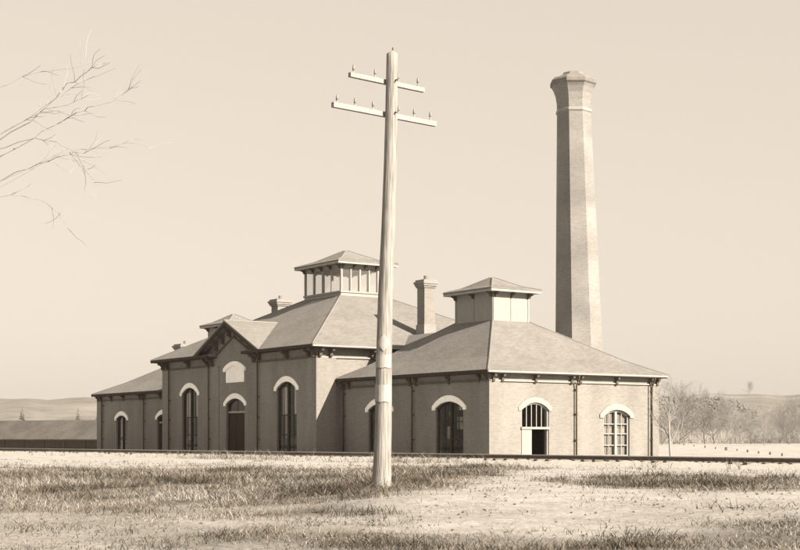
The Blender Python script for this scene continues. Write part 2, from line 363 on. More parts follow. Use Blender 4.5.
# ------------------------------------------------------------------ the waterworks
B = empty('waterworks_building', (-28, 7, .2))
tag(B, 'long brick waterworks with hipped slate roofs, three cupolas and white arched window hoods', 'building')
BI = Matrix.Translation(B.location)
X0, X1, X2 = -38.75, -15.7, -56.3          # main block left, right; far end of the left wing
YM, YB = -1.79, 16.6                        # main block front and back
WY = 12.65; LWY = 15.8                      # depth of right and left wing
XC = (X0 + X1) / 2 + .1
EW, EM = 5.32, 7.47                         # eave heights
OW, OM = .45, .76
Z0 = -.1
# openings: (u0, u1, sill, spring, apex)
o_wf = [(-5.15, -2.44, .45, 3.27, 3.64), (-12.4, -9.85, .45, 3.27, 3.64)]
o_wr = [(2.25, 4.24, .12, 3.12, 3.55), (8.35, 10.4, .45, 2.84, 3.2)]
o_mf = [(-35.5, -32.85, .45, 4.78, 5.25), (-28.3, -25.5, .2, 3.9, 4.3), (-20.92, -18.27, .45, 4.78, 5.25)]
o_lf = [(-52.24, -50.0, .45, 3.12, 3.42), (-43.9, -41.6, .2, 3.12, 3.42)]
def gab(u):
    return EM - .2 + max(0, .4515 * (5.05 - abs(u - XC))) - .02 if abs(u - XC) < 5.05 else EM - .16
gab.cuts = (XC, XC - 5.05, XC + 5.05)
wall('front_wall', 'front', YM, X0, X1, Z0, gab, o_mf, B)
wall('side_wall', 'right', X1 - .003, YM + .42, YB - .42, Z0, EM - .16, [], B)
wall('side_wall', 'left', X0 + .003, YM + .42, YB - .42, Z0, EM - .16, [], B)
wall('back_wall', 'back', YB, X0, X1, Z0, EM - .16, [], B)
wall('wing_front_wall', 'front', 0, X1 + .003, 0, Z0, EW - .16, o_wf, B)
wall('wing_side_wall', 'right', -.003, .42, WY - .42, Z0, EW - .16, o_wr, B)
wall('wing_back_wall', 'back', WY, X1 + .003, 0, Z0, EW - .16, [], B)
wall('wing_front_wall', 'front', 0, X2, X0 - .003, Z0, EW - .16, o_lf, B)
wall('wing_side_wall', 'left', X2 + .003, .42, LWY - .42, Z0, EW - .16, [], B)
wall('wing_back_wall', 'back', LWY, X2, X0 - .003, Z0, EW - .16, [], B)
# corner pilasters, a hand's breadth proud
def strip(side, c, u0, u1, z1, name='pilaster', mat='brick', proud=.09):
    mb = MB(); ubox(mb, mapper(side, c), u0, u1, -proud, -.002, Z0, z1); return mb.obj(name, mat, B)
ZM, ZWl = 6.66, 4.70                        # string courses
strip('front', YM, X0 - .09, X0 + .95, ZM); strip('front', YM, X1 - .95, X1 + .09, ZM)
strip('right', X1, YM, YM + 1.4, ZM, proud=.088)
strip('front', 0, X2 - .09, X2 + .85, ZWl); strip('front', 0, -.85, .07, ZWl, proud=.07)
strip('right', 0, 0, .85, ZWl, proud=.068); strip('right', 0, WY - .75, WY + .07, ZWl, proud=.07)
strip('front', YM, XC - 3.55, XC - 2.9 + .65, ZM, proud=.05); strip('front', YM, XC + 2.25, XC + 3.55, ZM, proud=.05)
# string courses
def course(side, c, u0, u1, z, proud=.11, h=.10, mat='bracket'):
    mb = MB(); ubox(mb, mapper(side, c), u0, u1, -proud, .02, z, z + h); return mb.obj('string_course', mat, B)
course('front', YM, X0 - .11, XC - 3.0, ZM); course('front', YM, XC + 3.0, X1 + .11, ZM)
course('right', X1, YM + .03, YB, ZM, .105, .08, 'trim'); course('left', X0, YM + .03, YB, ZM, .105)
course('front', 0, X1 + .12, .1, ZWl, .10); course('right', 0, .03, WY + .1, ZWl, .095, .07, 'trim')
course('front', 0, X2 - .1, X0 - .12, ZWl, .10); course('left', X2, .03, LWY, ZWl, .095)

# roofs: sheets of slate with a thickness, one mesh for each hip
def roof(name, polys, parent, t=.13, mat='shingle'):
    vid = {}; V = []; F = []
    def vi(q):
        k = tuple(round(c, 3) for c in q)
        if k not in vid: vid[k] = len(V); V.append(k)
        return vid[k]
    for pl in polys: F.append([vi(q) for q in pl])
    nv = len(V); ed = {}
    for f in F:
        for a, b in zip(f, f[1:] + f[:1]): ed.setdefault(frozenset((a, b)), []).append((a, b))
    V2 = V + [(x, y, z - t) for x, y, z in V]
    G = F + [[i + nv for i in f[::-1]] for f in F] + [(a, a + nv, b + nv, b) for e in ed.values() if len(e) == 1 for a, b in e]
    return MB().add(V2, G).obj(name, mat, parent)
def rect(x0, x1, y0, y1, z): return [(x0, y0, z), (x1, y0, z), (x1, y1, z), (x0, y1, z)]
def hip(name, e, ez, tp, tz, parent, flare=None, mat='shingle', t=.13):
    A = rect(*e, ez); T = rect(*tp, tz)
    rings = [A]
    if flare:
        fr_, dz = flare; rings.append([tuple(a + (b - a) * fr_ if i < 2 else a + (b - a) * fr_ - dz for i, (a, b) in enumerate(zip(p_, q_))) for p_, q_ in zip(A, T)])
    rings.append(T)
    P = [[r0[i], r0[(i + 1) % 4], r1[(i + 1) % 4], r1[i]] for r0, r1 in zip(rings, rings[1:]) for i in range(4)]
    rf = roof(name, P, parent, t, mat)
    for r0, r1 in zip(rings, rings[1:]):
        for i in range(4):
            if (Vector(r1[i]) - Vector(r0[i])).length > .3: mb = MB(); mb.tube([r0[i], r1[i]], .045, 5); mb.obj('ridge_cap', 'ridge', B if parent is B else parent)
    return rf
# main roof, with the cross gable over the entrance
xa, xb, ya, yb = X0 - OM, X1 + OM, YM - OM, YB + OM
CX, CY = -27.1, 7.4
tx0, tx1, ty0, ty1, TZ = CX - 2.5, CX + 2.5, CY - 1.95, CY + 1.95, 11.75
sl = (TZ - EM) / (ty0 - ya); GH = 2.28; PK = EM + GH; gy = ya + GH / sl; gl_, gr_ = XC - 5.05, XC + 5.05
T = rect(tx0, tx1, ty0, ty1, TZ)
roof('main_roof', [
    [(xa, ya, EM), (gl_, ya, EM), (XC, gy, PK), T[0]], [(gr_, ya, EM), (xb, ya, EM), T[1], (XC, gy, PK)], [T[0], (XC, gy, PK), T[1]],
    [(xb, ya, EM), (xb, yb, EM), T[2], T[1]], [(xb, yb, EM), (xa, yb, EM), T[3], T[2]], [(xa, yb, EM), (xa, ya, EM), T[0], T[3]],
    [(gl_, ya, EM), (XC, ya, PK), (XC, gy, PK)], [(XC, ya, PK), (gr_, ya, EM), (XC, gy, PK)]], B)
WCX, WCY = -7.95, 6.25
def wing_roof(xw0, xw1, y0, y1, tp, tz, inner):
    """hip on the free side; on the main block's side it runs under the main eave"""
    return hip('wing_roof', (xw0, xw1, y0, y1), EW, tp, tz, B, flare=(.30, .16))
wing_roof(X1 + .02, OW, -OW, WY + OW, (WCX - 2.0, WCX + 1.85, WCY - 1.35, WCY + 1.35), 8.72, -1)
LCX, LCY = -46.2, 8.0
wing_roof(X2 - OW, X0 - .02, -OW, LWY + OW, (LCX - 1.9, LCX + 1.9, LCY - 1.35, LCY + 1.35), 9.1, 1)
# ridge saddle between wing pyramid and main block
def saddle(xf, xt, y, z):
    roof('ridge_saddle', [[(xf, y - 4.4, z - 2.3), (xt, y - 4.4, z - 2.3), (xt, y, z), (xf, y, z)], [(xf, y, z), (xt, y, z), (xt, y + 4.4, z - 2.3), (xf, y + 4.4, z - 2.3)]], B)
saddle(WCX - 1.5, X1 - 2.6, WCY, 8.45); saddle(X0 + 2.6, LCX + 1.5, LCY, 8.8)

def caps(pts):
    for a, b in pts: mb = MB(); mb.tube([Vector(a) + Vector((0, 0, .0)), Vector(b)], .055, 6); mb.obj('ridge_cap', 'ridge', B)
E4 = rect(xa, xb, ya, yb, EM); caps([(E4[i], T[i]) for i in range(4)] + [((XC, ya, PK), (XC, gy, PK))])
# cornices: soffit boards, fascia; shade under the front eaves is in their dark colour
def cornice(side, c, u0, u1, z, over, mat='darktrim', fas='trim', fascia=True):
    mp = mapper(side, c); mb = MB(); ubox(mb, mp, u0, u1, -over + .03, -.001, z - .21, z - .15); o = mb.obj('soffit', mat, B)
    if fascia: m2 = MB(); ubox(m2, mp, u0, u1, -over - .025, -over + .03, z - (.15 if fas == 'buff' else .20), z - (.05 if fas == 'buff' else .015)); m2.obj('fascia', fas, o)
    return o
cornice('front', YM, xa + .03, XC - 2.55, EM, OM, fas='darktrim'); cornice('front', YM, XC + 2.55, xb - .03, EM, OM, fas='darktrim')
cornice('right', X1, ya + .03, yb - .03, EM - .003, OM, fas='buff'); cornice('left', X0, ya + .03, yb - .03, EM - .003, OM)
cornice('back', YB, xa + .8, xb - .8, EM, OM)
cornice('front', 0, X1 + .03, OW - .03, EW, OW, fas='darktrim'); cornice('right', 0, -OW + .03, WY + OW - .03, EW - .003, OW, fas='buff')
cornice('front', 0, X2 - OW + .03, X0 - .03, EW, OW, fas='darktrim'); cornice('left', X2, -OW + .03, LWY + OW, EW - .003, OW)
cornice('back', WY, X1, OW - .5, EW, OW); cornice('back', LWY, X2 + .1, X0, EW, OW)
# cornice returns of the gable: little slate shelves
for s in (-1, 1):
    a, b = XC + s * 2.55, XC + s * 5.0
    mb = MB(); x0_, x1_ = sorted((a, b))
    mb.prism([(x0_, YM - OM, EM - .15), (x0_, YM, EM - .15), (x0_, YM, EM + .16), (x0_, YM - OM, EM - .01)], [(x1_, YM - OM, EM - .15), (x1_, YM, EM - .15), (x1_, YM, EM + .16), (x1_, YM - OM, EM - .01)])
    mb.obj('cornice_return', 'shingle', B)
    # rake boards and soffit
    mb = MB(); dz = .4515
    def rk(t): return XC + s * t, PK - dz * t
    (xa_, za_), (xb_, zb_) = rk(0.02), rk(5.02)
    q = lambda y: [(xa_, y, za_ - .14), (xb_, y, zb_ - .14), (xb_, y, zb_ - .36), (xa_, y, za_ - .36)]
    mb.prism(q(ya - .02), q(ya + .06)); bb = mb.obj('bargeboard', 'darktrim', B)
    mb = MB(); q = lambda y: [(xa_, y, za_ - 1.05), (xb_ - s * 1.2, y, zb_ + 1.2 * dz - 1.05), (xb_ - s * 1.2, y, zb_ + 1.2 * dz - 1.18), (xa_, y, za_ - 1.18)]
    mb.prism(q(YM - .10), q(YM + .02)); mb.obj('rake_moulding', 'bracket', B)

# eave brackets
def bracket_mesh(h, pr, wd):
    prof_ = [(0, 0), (-pr, 0), (-pr, -.12 * h), (-pr * .92, -.28 * h), (-pr * .62, -.36 * h), (-pr * .46, -.52 * h), (-pr * .50, -.70 * h), (-pr * .40, -.86 * h), (-pr * .18, -.90 * h), (-pr * .14, -h), (0, -h)]
    mb = MB(); mb.prism([(-wd / 2, y, z) for y, z in prof_], [(wd / 2, y, z) for y, z in prof_]); return mb.mesh('bracket', 'bracket')
BM_W, BM_M, BM_C = bracket_mesh(.50, .34, .15), bracket_mesh(.62, .58, .18), bracket_mesh(.30, .38, .10)
ROT = {'front': 0, 'right': math.pi / 2, 'back': math.pi, 'left': -math.pi / 2}
def bracket(me, side, c, u, z, parent=None, off=.012): o = link('bracket', me, parent or B, mapper(side, c)(u, -off, z), ROT[side]); return o
for u in (-.25, -.85, -3.8, -7.1, -7.75, -11.2, -14.6, -15.2): bracket(BM_W, 'front', 0, u, EW - .212)
for u in (.2, .82, 3.2, 5.85, 6.5, 9.3, 12.0, 12.55): bracket(BM_W, 'right', 0, u, EW - .215)
for u in (X2 + .2, X2 + .8, -53.2, -50.6, -47.2, -46.4, -43.2, -41.2): bracket(BM_W, 'front', 0, u, EW - .212)
for u in (X0 + .15, X0 + .85, -34.2, XC - 3.9, XC - 3.25, XC + 3.2, XC + 3.9, -19.4, X1 - .85, X1 - .15): bracket(BM_M, 'front', YM, u, EM - .212)
for u in (YM + .15, YM + .95, 2.3, 5.6, 9.2, 12.8, 15.8): bracket(BM_M, 'right', X1, u, EM - .215)
for s in (-1, 1):
    for t in (.5, 1.5, 2.5): bracket(BM_M, 'front', YM, XC + s * t, PK - .4515 * t - .32)

# downspouts
def pipe(side, c, u, zt, over):
    mp = mapper(side, c); mb = MB()
    mb.tube([mp(u, -.14, .1), mp(u, -.14, zt - .95), mp(u, -.16, zt - .75), mp(u, -over + .06, zt - .30), mp(u, -over + .06, zt - .18)], .048, 8)
    o = mb.obj('downspout', 'pipe', B, True)
    for z in (1.4, 2.9, 4.3): m2 = MB(); ubox(m2, mp, u - .09, u + .09, -.15, -.002, z, z + .06); m2.obj('pipe_clip', 'pipe', o)
for u in (-7.4, X1 + .5): pipe('front', 0, u, EW, OW)
for u in (6.17, 12.08): pipe('right', 0, u, EW, OW)
for u in (-46.3, -55.1): pipe('front', 0, u, EW, OW)
for u in (X0 + 1.15, XC - 3.7, XC + 3.72): pipe('front', YM, u, EM, OM)

# windows and doors
for op in o_wf: window('front', 0, op, B, rows=(.36, .72), cols=2, blind_glint=[(0, .72, .98, .74, .82, 'blind'), (1, .30, .58, .84, .95, 'blind'), (1, .25, .7, .5, .72, 'dimcloth'), (0, .55, .9, .3, .55, 'dimcloth')])
window('front', 0, o_lf[0], B, rows=(.36,), cols=1, blind_glint=[(0, .3, 1, .05, .32, 'blind'), (0, .3, 1, .4, 1, 'blind'), (1, .45, .75, .4, 1, 'dimcloth')])
window('front', YM, o_mf[0], B, rows=(.30, .60), cols=2, blind_glint=[(0, .1, .72, .55, .95, 'blind'), (0, .25, .7, .2, .55, 'dimcloth'), (1, .3, .62, .55, .93, 'blind')])
window('front', YM, o_mf[2], B, rows=(.30, .60), cols=2, blind_glint=[(0, .2, .75, .55, 1, 'blind'), (0, .45, .78, .22, .55, 'dimcloth'), (1, .3, .6, .55, .95, 'blind'), (1, .66, .95, .6, .95, 'dimcloth')])
wd = window('right', -.003, o_wr[1], B, bar='cupola', rows=(.28, .56, .80), cols=2, blind_glint=[(None, 0, 1, 0, .46, 'endcloth'), (None, 0, 1, .46, .6, 'dimcloth'), (None, 0, 1, .6, 1, 'endcloth')], d=.12, hm='buff')  # sunlight is put into the paler frame colour of this end window
def door(side, c, op, trans, bar='darktrim', leafm='door'):
    mp = mapper(side, c); u0, u1, zb, zs_, za = op; d = .18; mb = MB(); fw = .12
    ubox(mb, mp, u0, u0 + fw, d - .03, d + .1, zb, zs_); ubox(mb, mp, u1 - fw, u1, d - .03, d + .1, zb, zs_)
    us = arch_us(op); uc = (u0 + u1) / 2
    for a, b in zip(us, us[1:]):
        q = [(a, arch_z(op, a)), (b, arch_z(op, b)), (b, arch_z(op, b) - .12), (a, arch_z(op, a) - .12)]
        mb.prism([mp(u, d - .03, z) for u, z in q], [mp(u, d + .1, z) for u, z in q])
    dr = mb.obj('door', bar, B); dr['bar'] = bar
    m2 = MB(); ubox(m2, mp, u0 + fw, u1 - fw, d - .05, d + .09, trans, trans + .13); m2.obj('transom_bar', 'trim', dr)
    glaze(dr, mp, op, u0 + fw, u1 - fw, trans + .13, None, d + .03, 2)
    m6 = MB(); ubox(m6, mp, u0 - .1, u1 + .1, .46, .48, trans - .2, za + .1); m6.obj('vestibule_screen', leafm, dr)  # added dark panel that keeps interior light out of the transom
    for a, b in ((u0 + fw, uc - .006), (uc + .006, u1 - fw)):
        m3 = MB(); ubox(m3, mp, a, b, d + .02, d + .08, zb, trans); lf = m3.obj('door_leaf', leafm, dr)
        for z0_, z1_ in ((zb + .2, zb + 1.2), (zb + 1.4, trans - .2)):
            m4 = MB(); ubox(m4, mp, a + .18, b - .18, d - .002, d + .02, z0_, z1_); m4.obj('panel', leafm, dr)
    hood(side, c, op, dr); del dr['bar']
    return dr
door('front', YM, o_mf[1], 3.28); door('front', 0, o_lf[1], 2.7)
# engine-room doorway in the sunlit end wall: fanlight over a half open sliding door
op = o_wr[0]; mp = mapper('right', -.003); u0, u1, zb, zs_, za = op; d = .10; mb = MB(); fw = .09
ubox(mb, mp, u1 - fw, u1, d - .03, d + .1, zb, zs_); ubox(mb, mp, u0, u0 + fw, d - .03, d + .1, zb, zs_); us = arch_us(op)
for a, b in zip(us, us[1:]):
    q = [(a, arch_z(op, a)), (b, arch_z(op, b)), (b, arch_z(op, b) - .09), (a, arch_z(op, a) - .09)]
    mb.prism([mp(u, d - .03, z) for u, z in q], [mp(u, d + .1, z) for u, z in q])
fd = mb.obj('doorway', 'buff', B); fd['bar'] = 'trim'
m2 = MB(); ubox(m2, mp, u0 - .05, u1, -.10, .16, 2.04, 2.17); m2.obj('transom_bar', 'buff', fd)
glaze(fd, mp, op, u0 + fw, u1 - fw, 2.17, None, d + .03, 5)
m3 = MB(); ubox(m3, mp, u0, 2.96, -.035, .02, zb, 2.038); m3.obj('sliding_door', 'cupola', fd)
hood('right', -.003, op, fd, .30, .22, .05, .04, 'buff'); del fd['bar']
# tablet over the entrance
mp = mapper('front', YM); mb = MB(); op = (-28.28, -25.55, 5.42, 6.25, 6.6)
us = arch_us(op); lp = [(op[0], op[2]), (op[1], op[2])] + [(u, arch_z(op, u)) for u in us[::-1]]
mb.prism([mp(u, -.03, z) for u, z in lp], [mp(u, .05, z) for u, z in lp]); tb = mb.obj('stone_tablet', 'stone', B)
hood('front', YM, op, tb, .30, .28, .05, .13)

# chimneys
def chimney(x, y, zb, ztop, s):
    mb = MB(); h = s / 2
    mb.box(x - h, x + h, y - h, y + h, zb, ztop - .55); o = mb.obj('chimney', 'brick', B)
    for f, z0_, z1_ in ((1.14, zb, zb + (ztop - zb) * .34), (1.16, ztop - .62, ztop - .50), (1.30, ztop - .50, ztop - .36), (1.42, ztop - .36, ztop - .2), (1.22, ztop - .2, ztop - .08)):
        m2 = MB(); m2.box(x - h * f, x + h * f, y - h * f, y + h * f, z0_, z1_ - .002); m2.obj('corbel' if z0_ > zb else 'base', 'stackbrick', o)
    m3 = MB(); m3.tube([(x, y, ztop - .1), (x, y, ztop + .22)], .16, 10); m3.obj('flue_pot', 'capstone', o)
chimney(-16.9, 7.5, 7.6, 12.3, .86); chimney(-37.3, 7.6, 7.6, 12.6, 1.05); chimney(-55.2, 7.8, 4.6, 10.0, 1.25)

# cupolas
def cupola(cx, cy, hx_, hy_, zb, ze, zp, over, glazed, npan):
    mb = MB()
    if glazed:
        zsill, ztop = glazed
        mb.box(cx - hx_, cx + hx_, cy - hy_, cy - hy_ + .12, zb, zsill); mb.box(cx - hx_, cx + hx_, cy + hy_ - .12, cy + hy_, zb, zsill)
        mb.box(cx - hx_, cx - hx_ + .12, cy - hy_ + .12, cy + hy_ - .12, zb, zsill); mb.box(cx + hx_ - .12, cx + hx_, cy - hy_ + .12, cy + hy_ - .12, zb, zsill)
        mb.box(cx - hx_, cx + hx_, cy - hy_, cy - hy_ + .12, ztop, ze - .1); mb.box(cx - hx_, cx + hx_, cy + hy_ - .12, cy + hy_, ztop, ze - .1)
        mb.box(cx - hx_, cx - hx_ + .12, cy - hy_ + .12, cy + hy_ - .12, ztop, ze - .1); mb.box(cx + hx_ - .12, cx + hx_, cy - hy_ + .12, cy + hy_ - .12, ztop, ze - .1)
    else:
        mb.box(cx - hx_, cx + hx_, cy - hy_, cy + hy_, zb, ze - .1)
    o = mb.obj('cupola', 'cupola', B)
    for side, c, h, n_ in (('front', cy - hy_, hx_, npan[0]), ('back', cy + hy_, hx_, npan[0]), ('right', cx + hx_, hy_, npan[1]), ('left', cx - hx_, hy_, npan[1])):
        c0 = cx if side in ('front', 'back') else cy; mp = mapper(side, c)
        m2 = MB(); ubox(m2, mp, c0 - h - .06, c0 + h + .06, -.07, -.001, zb + .55 if not glazed else glazed[0] - .12, (zb + .65) if not glazed else glazed[0]); m2.obj('sill_board', 'cupola', o)
        inner = .14
        for k in range(n_ + 1):
            u = c0 - h + inner / 2 + (2 * h - inner) * k / n_
            wpost = .11 if glazed and k % 2 else .14
            m3 = MB()
            if glazed: ubox(m3, mp, u - wpost / 2, u + wpost / 2, -.012, .13, glazed[0] + .001, glazed[1] - .001)
            else: ubox(m3, mp, u - .05, u + .05, -.03, -.001, zb + .66, ze - .3)
            m3.obj('post' if glazed else 'batten', 'cupola', o)
            if glazed and k < n_:
                a, b = u + .07, u + (2 * h - inner) / n_ - .07
                m4 = MB(); ubox(m4, mp, a, b, .05, .062, glazed[0], glazed[1]); m4.obj('pane', 'dusty', o)
        nb = 5 if glazed else 3
        for k in range(nb): bracket(BM_C, side, c, c0 - h + .12 + (2 * h - .24) * k / (nb - 1), ze - .16, o, .004)
    x_, y_ = hx_ + over, hy_ + over
    m6 = MB(); m6.box(cx - x_ + .02, cx + x_ - .02, cy - y_ + .02, cy + y_ - .02, ze - .15, ze - .02); m6.obj('eave_board', 'trim', o)
    hip('cupola_roof', (cx - x_, cx + x_, cy - y_, cy + y_), ze + .08, (cx - .12, cx + .12, cy - .05, cy + .05), zp, o, flare=(.4, .12), t=.09)
cupola(CX, CY, 2.6, 2.0, 10.8, 14.1, 15.3, .56, (12.05, 13.72), (4, 5))
cupola(WCX, WCY, 1.95, 1.4, 7.6, 10.55, 11.5, .55, None, (2, 2))
cupola(LCX, LCY, 1.95, 1.4, 7.8, 11.0, 12.0, .55, None, (2, 2))
bpy.context.view_layer.update()
for o in list(B.children): o.matrix_parent_inverse = B.matrix_world.inverted()

# ------------------------------------------------------------------ smokestack
sp = CAM + ray(578.8) * 101; SX, SY = sp.x, sp.y
S = empty('smokestack', (SX, SY, 0)); tag(S, 'tall tapering octagonal brick smokestack with flared crown behind the building', 'smokestack')
TO = math.atan2(-FW.y, -FW.x)
LEAN = RT * (-.0215)
def octa(r, z): c_ = LEAN * (z - 8) + Vector((0, 0, z)); return [c_ + Vector((r * math.cos(TO + math.pi / 8 + k * math.pi / 4), r * math.sin(TO + math.pi / 8 + k * math.pi / 4), 0)) for k in range(8)]
def oct_mesh(name, rz, mat, closed=True):
    mb = MB(); V = [v for r, z in rz for v in octa(r, z)]; n_ = len(rz)
    F = [(i * 8 + j, i * 8 + (j + 1) % 8, (i + 1) * 8 + (j + 1) % 8, (i + 1) * 8 + j) for i in range(n_ - 1) for j in range(8)] + [list(range(8))[::-1], [(n_ - 1) * 8 + j for j in range(8)]]
    return mb.add(V, F).obj(name, mat, S)
oct_mesh('shaft', [(1.92 - .029 * z, z) for z in (-.2, 8, 16, 24.1)], 'stackbrick')
oct_mesh('band', [(1.235, 24.1), (1.29, 24.16), (1.29, 24.32), (1.235, 24.36)], 'buff')
oct_mesh('crown', [(1.21, 24.36), (1.22, 24.9), (1.30, 25.4), (1.45, 25.8), (1.58, 26.02)], 'stackbrick')
oct_mesh('cap', [(1.60, 26.02), (1.67, 26.1), (1.66, 26.32), (1.45, 26.52), (1.0, 26.66), (.82, 26.78), (.74, 26.92), (.5, 27.0), (.1, 27.03)], 'capstone')

# ------------------------------------------------------------------ railway
RW = empty('railway_track', (P1.x, P1.y, .5)); tag(RW, 'single railway track on timber ties passing in front of the building', 'railway track')
def tp(s, t, z): q = P1 + TD * s + TN * (t + .72); return Vector((q.x, q.y, z))
S0, S1 = -130, 95
mb = MB()
segs = [S0 + (S1 - S0) * i / 500 for i in range(501)]
ct = [(-3.4, .25), (-2.0, .50), (-1.55, .63), (.2, .64), (.95, .645), (1.35, .63), (1.7, .54), (2.6, .42), (3.8, .36)]
V = []; rr = random.Random(3)
for s in segs:
    for t, z in ct: V.append(tp(s, t + rr.uniform(-.1, .1), z + rr.uniform(-.015, .015) + (.05 * noise.noise(Vector((s * .45, t, 1))) if t > .5 else 0)))
k = len(ct)
me = MB().add(V, [(i * k + j, (i + 1) * k + j, (i + 1) * k + j + 1, i * k + j + 1) for i in range(500) for j in range(k - 1)]).mesh('track_bed', 'ballast', True)
structure(link('track_bed', me), 'pale gravel bed under the railway track', 'track bed')
rp = [(-.065, 0), (.065, 0), (.065, .012), (.014, .03), (.014, .10), (.034, .115), (.034, .142), (-.034, .142), (-.034, .115), (-.014, .10), (-.014, .03), (-.065, .012)]
for t in (-.7175, .7175):
    mb = MB(); mb.prism([tp(S0, t + a, .68 + b) for a, b in rp], [tp(S1, t + a, .68 + b) for a, b in rp]); rl = mb.obj('rail', 'rail', RW)
    m2 = MB(); m2.prism([tp(S0, t + a, .822 + b) for a, b in ((-.03, 0), (.03, 0), (.026, .005), (-.026, .005))], [tp(S1, t + a, .822 + b) for a, b in ((-.03, 0), (.03, 0), (.026, .005), (-.026, .005))]); m2.obj('rail_head', 'railhead', rl)
bpy.context.view_layer.update()
for o in list(RW.children): o.matrix_parent_inverse = RW.matrix_world.inverted()
tm = []
for v in range(4):
    a, h = 1.25 + rr.uniform(-.05, .1), .1 + rr.uniform(-.01, .02)
    mb = MB(); e = [rr.uniform(-.015, .015) for _ in range(6)]
    mb.prism([(-h, -a + e[0], -.16), (h, -a + e[1], -.16), (h - .02, -a + e[2], 0), (-h + .02, -a + e[3], 0)], [(-h, a + e[4], -.16), (h, a + e[5], -.16), (h - .02, a, 0), (-h + .02, a, 0)])
    tm.append(mb.mesh('tie', 'tie'))
ang = math.atan2(TD.y, TD.x); s = -60.
while s < 62:
    p = tp(s, rr.uniform(-.2, .22), .679 + rr.uniform(-.006, 0)); o = link('tie', tm[rr.randrange(4)], RW, p - RW.location, ang + rr.uniform(-.04, .04)); s += .62 + rr.uniform(-.05, .05)

# ------------------------------------------------------------------ telegraph pole
pb = CAM + ray(381) * 29.6; gz = ground_h(pb.x, pb.y)
TPo = empty('telegraph_pole', (pb.x, pb.y, gz)); tag(TPo, 'tall pale wooden telegraph pole with two crossarms standing before the railway', 'telegraph pole')
ax = lambda z: pb.xy.to_3d() + RT * (.027 * (z - .6)) + Vector((0, 0, z))
V = []; zz = [gz - .5 + (9.42 - gz + .5) * i / 26 for i in range(27)]; KS = 14
for z in zz:
    r = .183 - .0078 * (z - .6) + (.03 * max(0, 1 - (z - .4) / .6) if z < 1 else 0)
    for j in range(KS):
        a = 2 * math.pi * j / KS; q = r * (1 + .05 * noise.noise(Vector((math.cos(a) * 1.5, math.sin(a) * 1.5, z * .8))))
        V.append(ax(z) + RT * (.012 * math.sin(z * 1.1)) + Vector((math.cos(a) * q, math.sin(a) * q, 0)))
F = [(i * KS + j, i * KS + (j + 1) % KS, (i + 1) * KS + (j + 1) % KS, (i + 1) * KS + j) for i in range(26) for j in range(KS)] + [list(range(KS))[::-1]]
V.append(ax(9.50)); F += [(26 * KS + j, 26 * KS + (j + 1) % KS, len(V) - 1) for j in range(KS)]
def child(mb, name, mat, parent, smooth=False):
    mb.v = [tuple(Vector(v) - TPo.location) for v in mb.v]; return mb.obj(name, mat, parent, smooth)
child(MB().add(V, F), 'shaft', 'polewood', TPo, True)
AD = (RT * .777 + FW * .629).normalized(); AP = Vector((-AD.y, AD.x, 0))
if AP.dot(FW) < 0: AP = -AP
def arm(z, t0, t1, pins, h=.10):
    c = ax(z) + AP * .135
    def q(t, dz): return [c + AD * t + AP * u + Vector((0, 0, v + dz)) for u, v in ((-.045, -h / 2), (.045, -h / 2), (.045, h / 2), (-.045, h / 2))]
    mb = MB(); mb.prism(q(t0, .01), q(t1, -.015)); a = child(mb, 'crossarm', 'armwood', TPo)
    for t in pins:
        b = c + AD * t + Vector((0, 0, h / 2 - .004)); m2 = MB(); m2.tube([b, b + Vector((0, 0, .10))], .016, 6); child(m2, 'pin', 'armwood', a)
        m3 = MB(); m3.tube([b + Vector((0, 0, .075)), b + Vector((0, 0, .095)), b + Vector((0, 0, .14)), b + Vector((0, 0, .165)), b + Vector((0, 0, .185))], [.026, .028, .022, .02, .008], 8); child(m3, 'insulator', 'glassins', a, True)
    m4 = MB(); m4.tube([c - AP * .32, c + AP * .06], .016, 6); child(m4, 'bolt', 'pipe', a)
arm(8.2, -1.38, 1.3, (-1.27, -.82, -.36, .30, .72, 1.16)); arm(8.86, -.98, .95, (-.88, -.33, .27, .80), .09)
m5 = MB(); c = ax(9.46); m5.tube([c, c + Vector((0, 0, .09))], .014, 6); child(m5, 'pin', 'pipe', TPo)
# sheets of paper tacked to the pole: bent round the shaft
def notice(z0, z1, a0, a1, label, diamond=False, g=None):
    r = .183 - .0078 * ((z0 + z1) / 2 - .6) + .009
    base = math.atan2(-FW.y, -FW.x); V = []; V2 = []; n_ = 8
    o = Vector((ax(z0).x, ax(z0).y, z0))
    for i in range(n_ + 1):
        f = i / n_; a = base + a0 + (a1 - a0) * f
        w_ = 1 - abs(2 * f - 1) if diamond else 1
        zc, hh = (z0 + z1) / 2, (z1 - z0) / 2 * max(w_, .02) * (1 + (0 if diamond else .05 * math.sin(i * 2.1)))
        for z in (zc - hh, zc + hh):
            for dr, lst in ((0, V2), (.006, V)):
                q = ax(z) + Vector((math.cos(a), math.sin(a), 0)) * (r + dr) + RT * (.012 * math.sin(z * 1.1)); lst.append(q - o)
    k_ = len(V); F = []
    for i in range(n_): F += [(2 * i, 2 * i + 2, 2 * i + 3, 2 * i + 1), (k_ + 2 * i, k_ + 2 * i + 1, k_ + 2 * i + 3, k_ + 2 * i + 2), (2 * i, k_ + 2 * i, k_ + 2 * i + 2, 2 * i + 2), (2 * i + 1, 2 * i + 3, k_ + 2 * i + 3, k_ + 2 * i + 1)]
    F += [(0, 1, k_ + 1, k_), (2 * n_, k_ + 2 * n_, k_ + 2 * n_ + 1, 2 * n_ + 1)]
    ob = MB().add(V + V2, F).obj('paper_notice', 'paper', None); ob.location = o; tag(ob, label, 'notice')
zpx = lambda y: EYE + (HORIZON - y) / FPX * 29.6
notice(zpx(352), zpx(334), -.9, .75, 'pale diamond shaped paper tacked high on the telegraph pole', True)
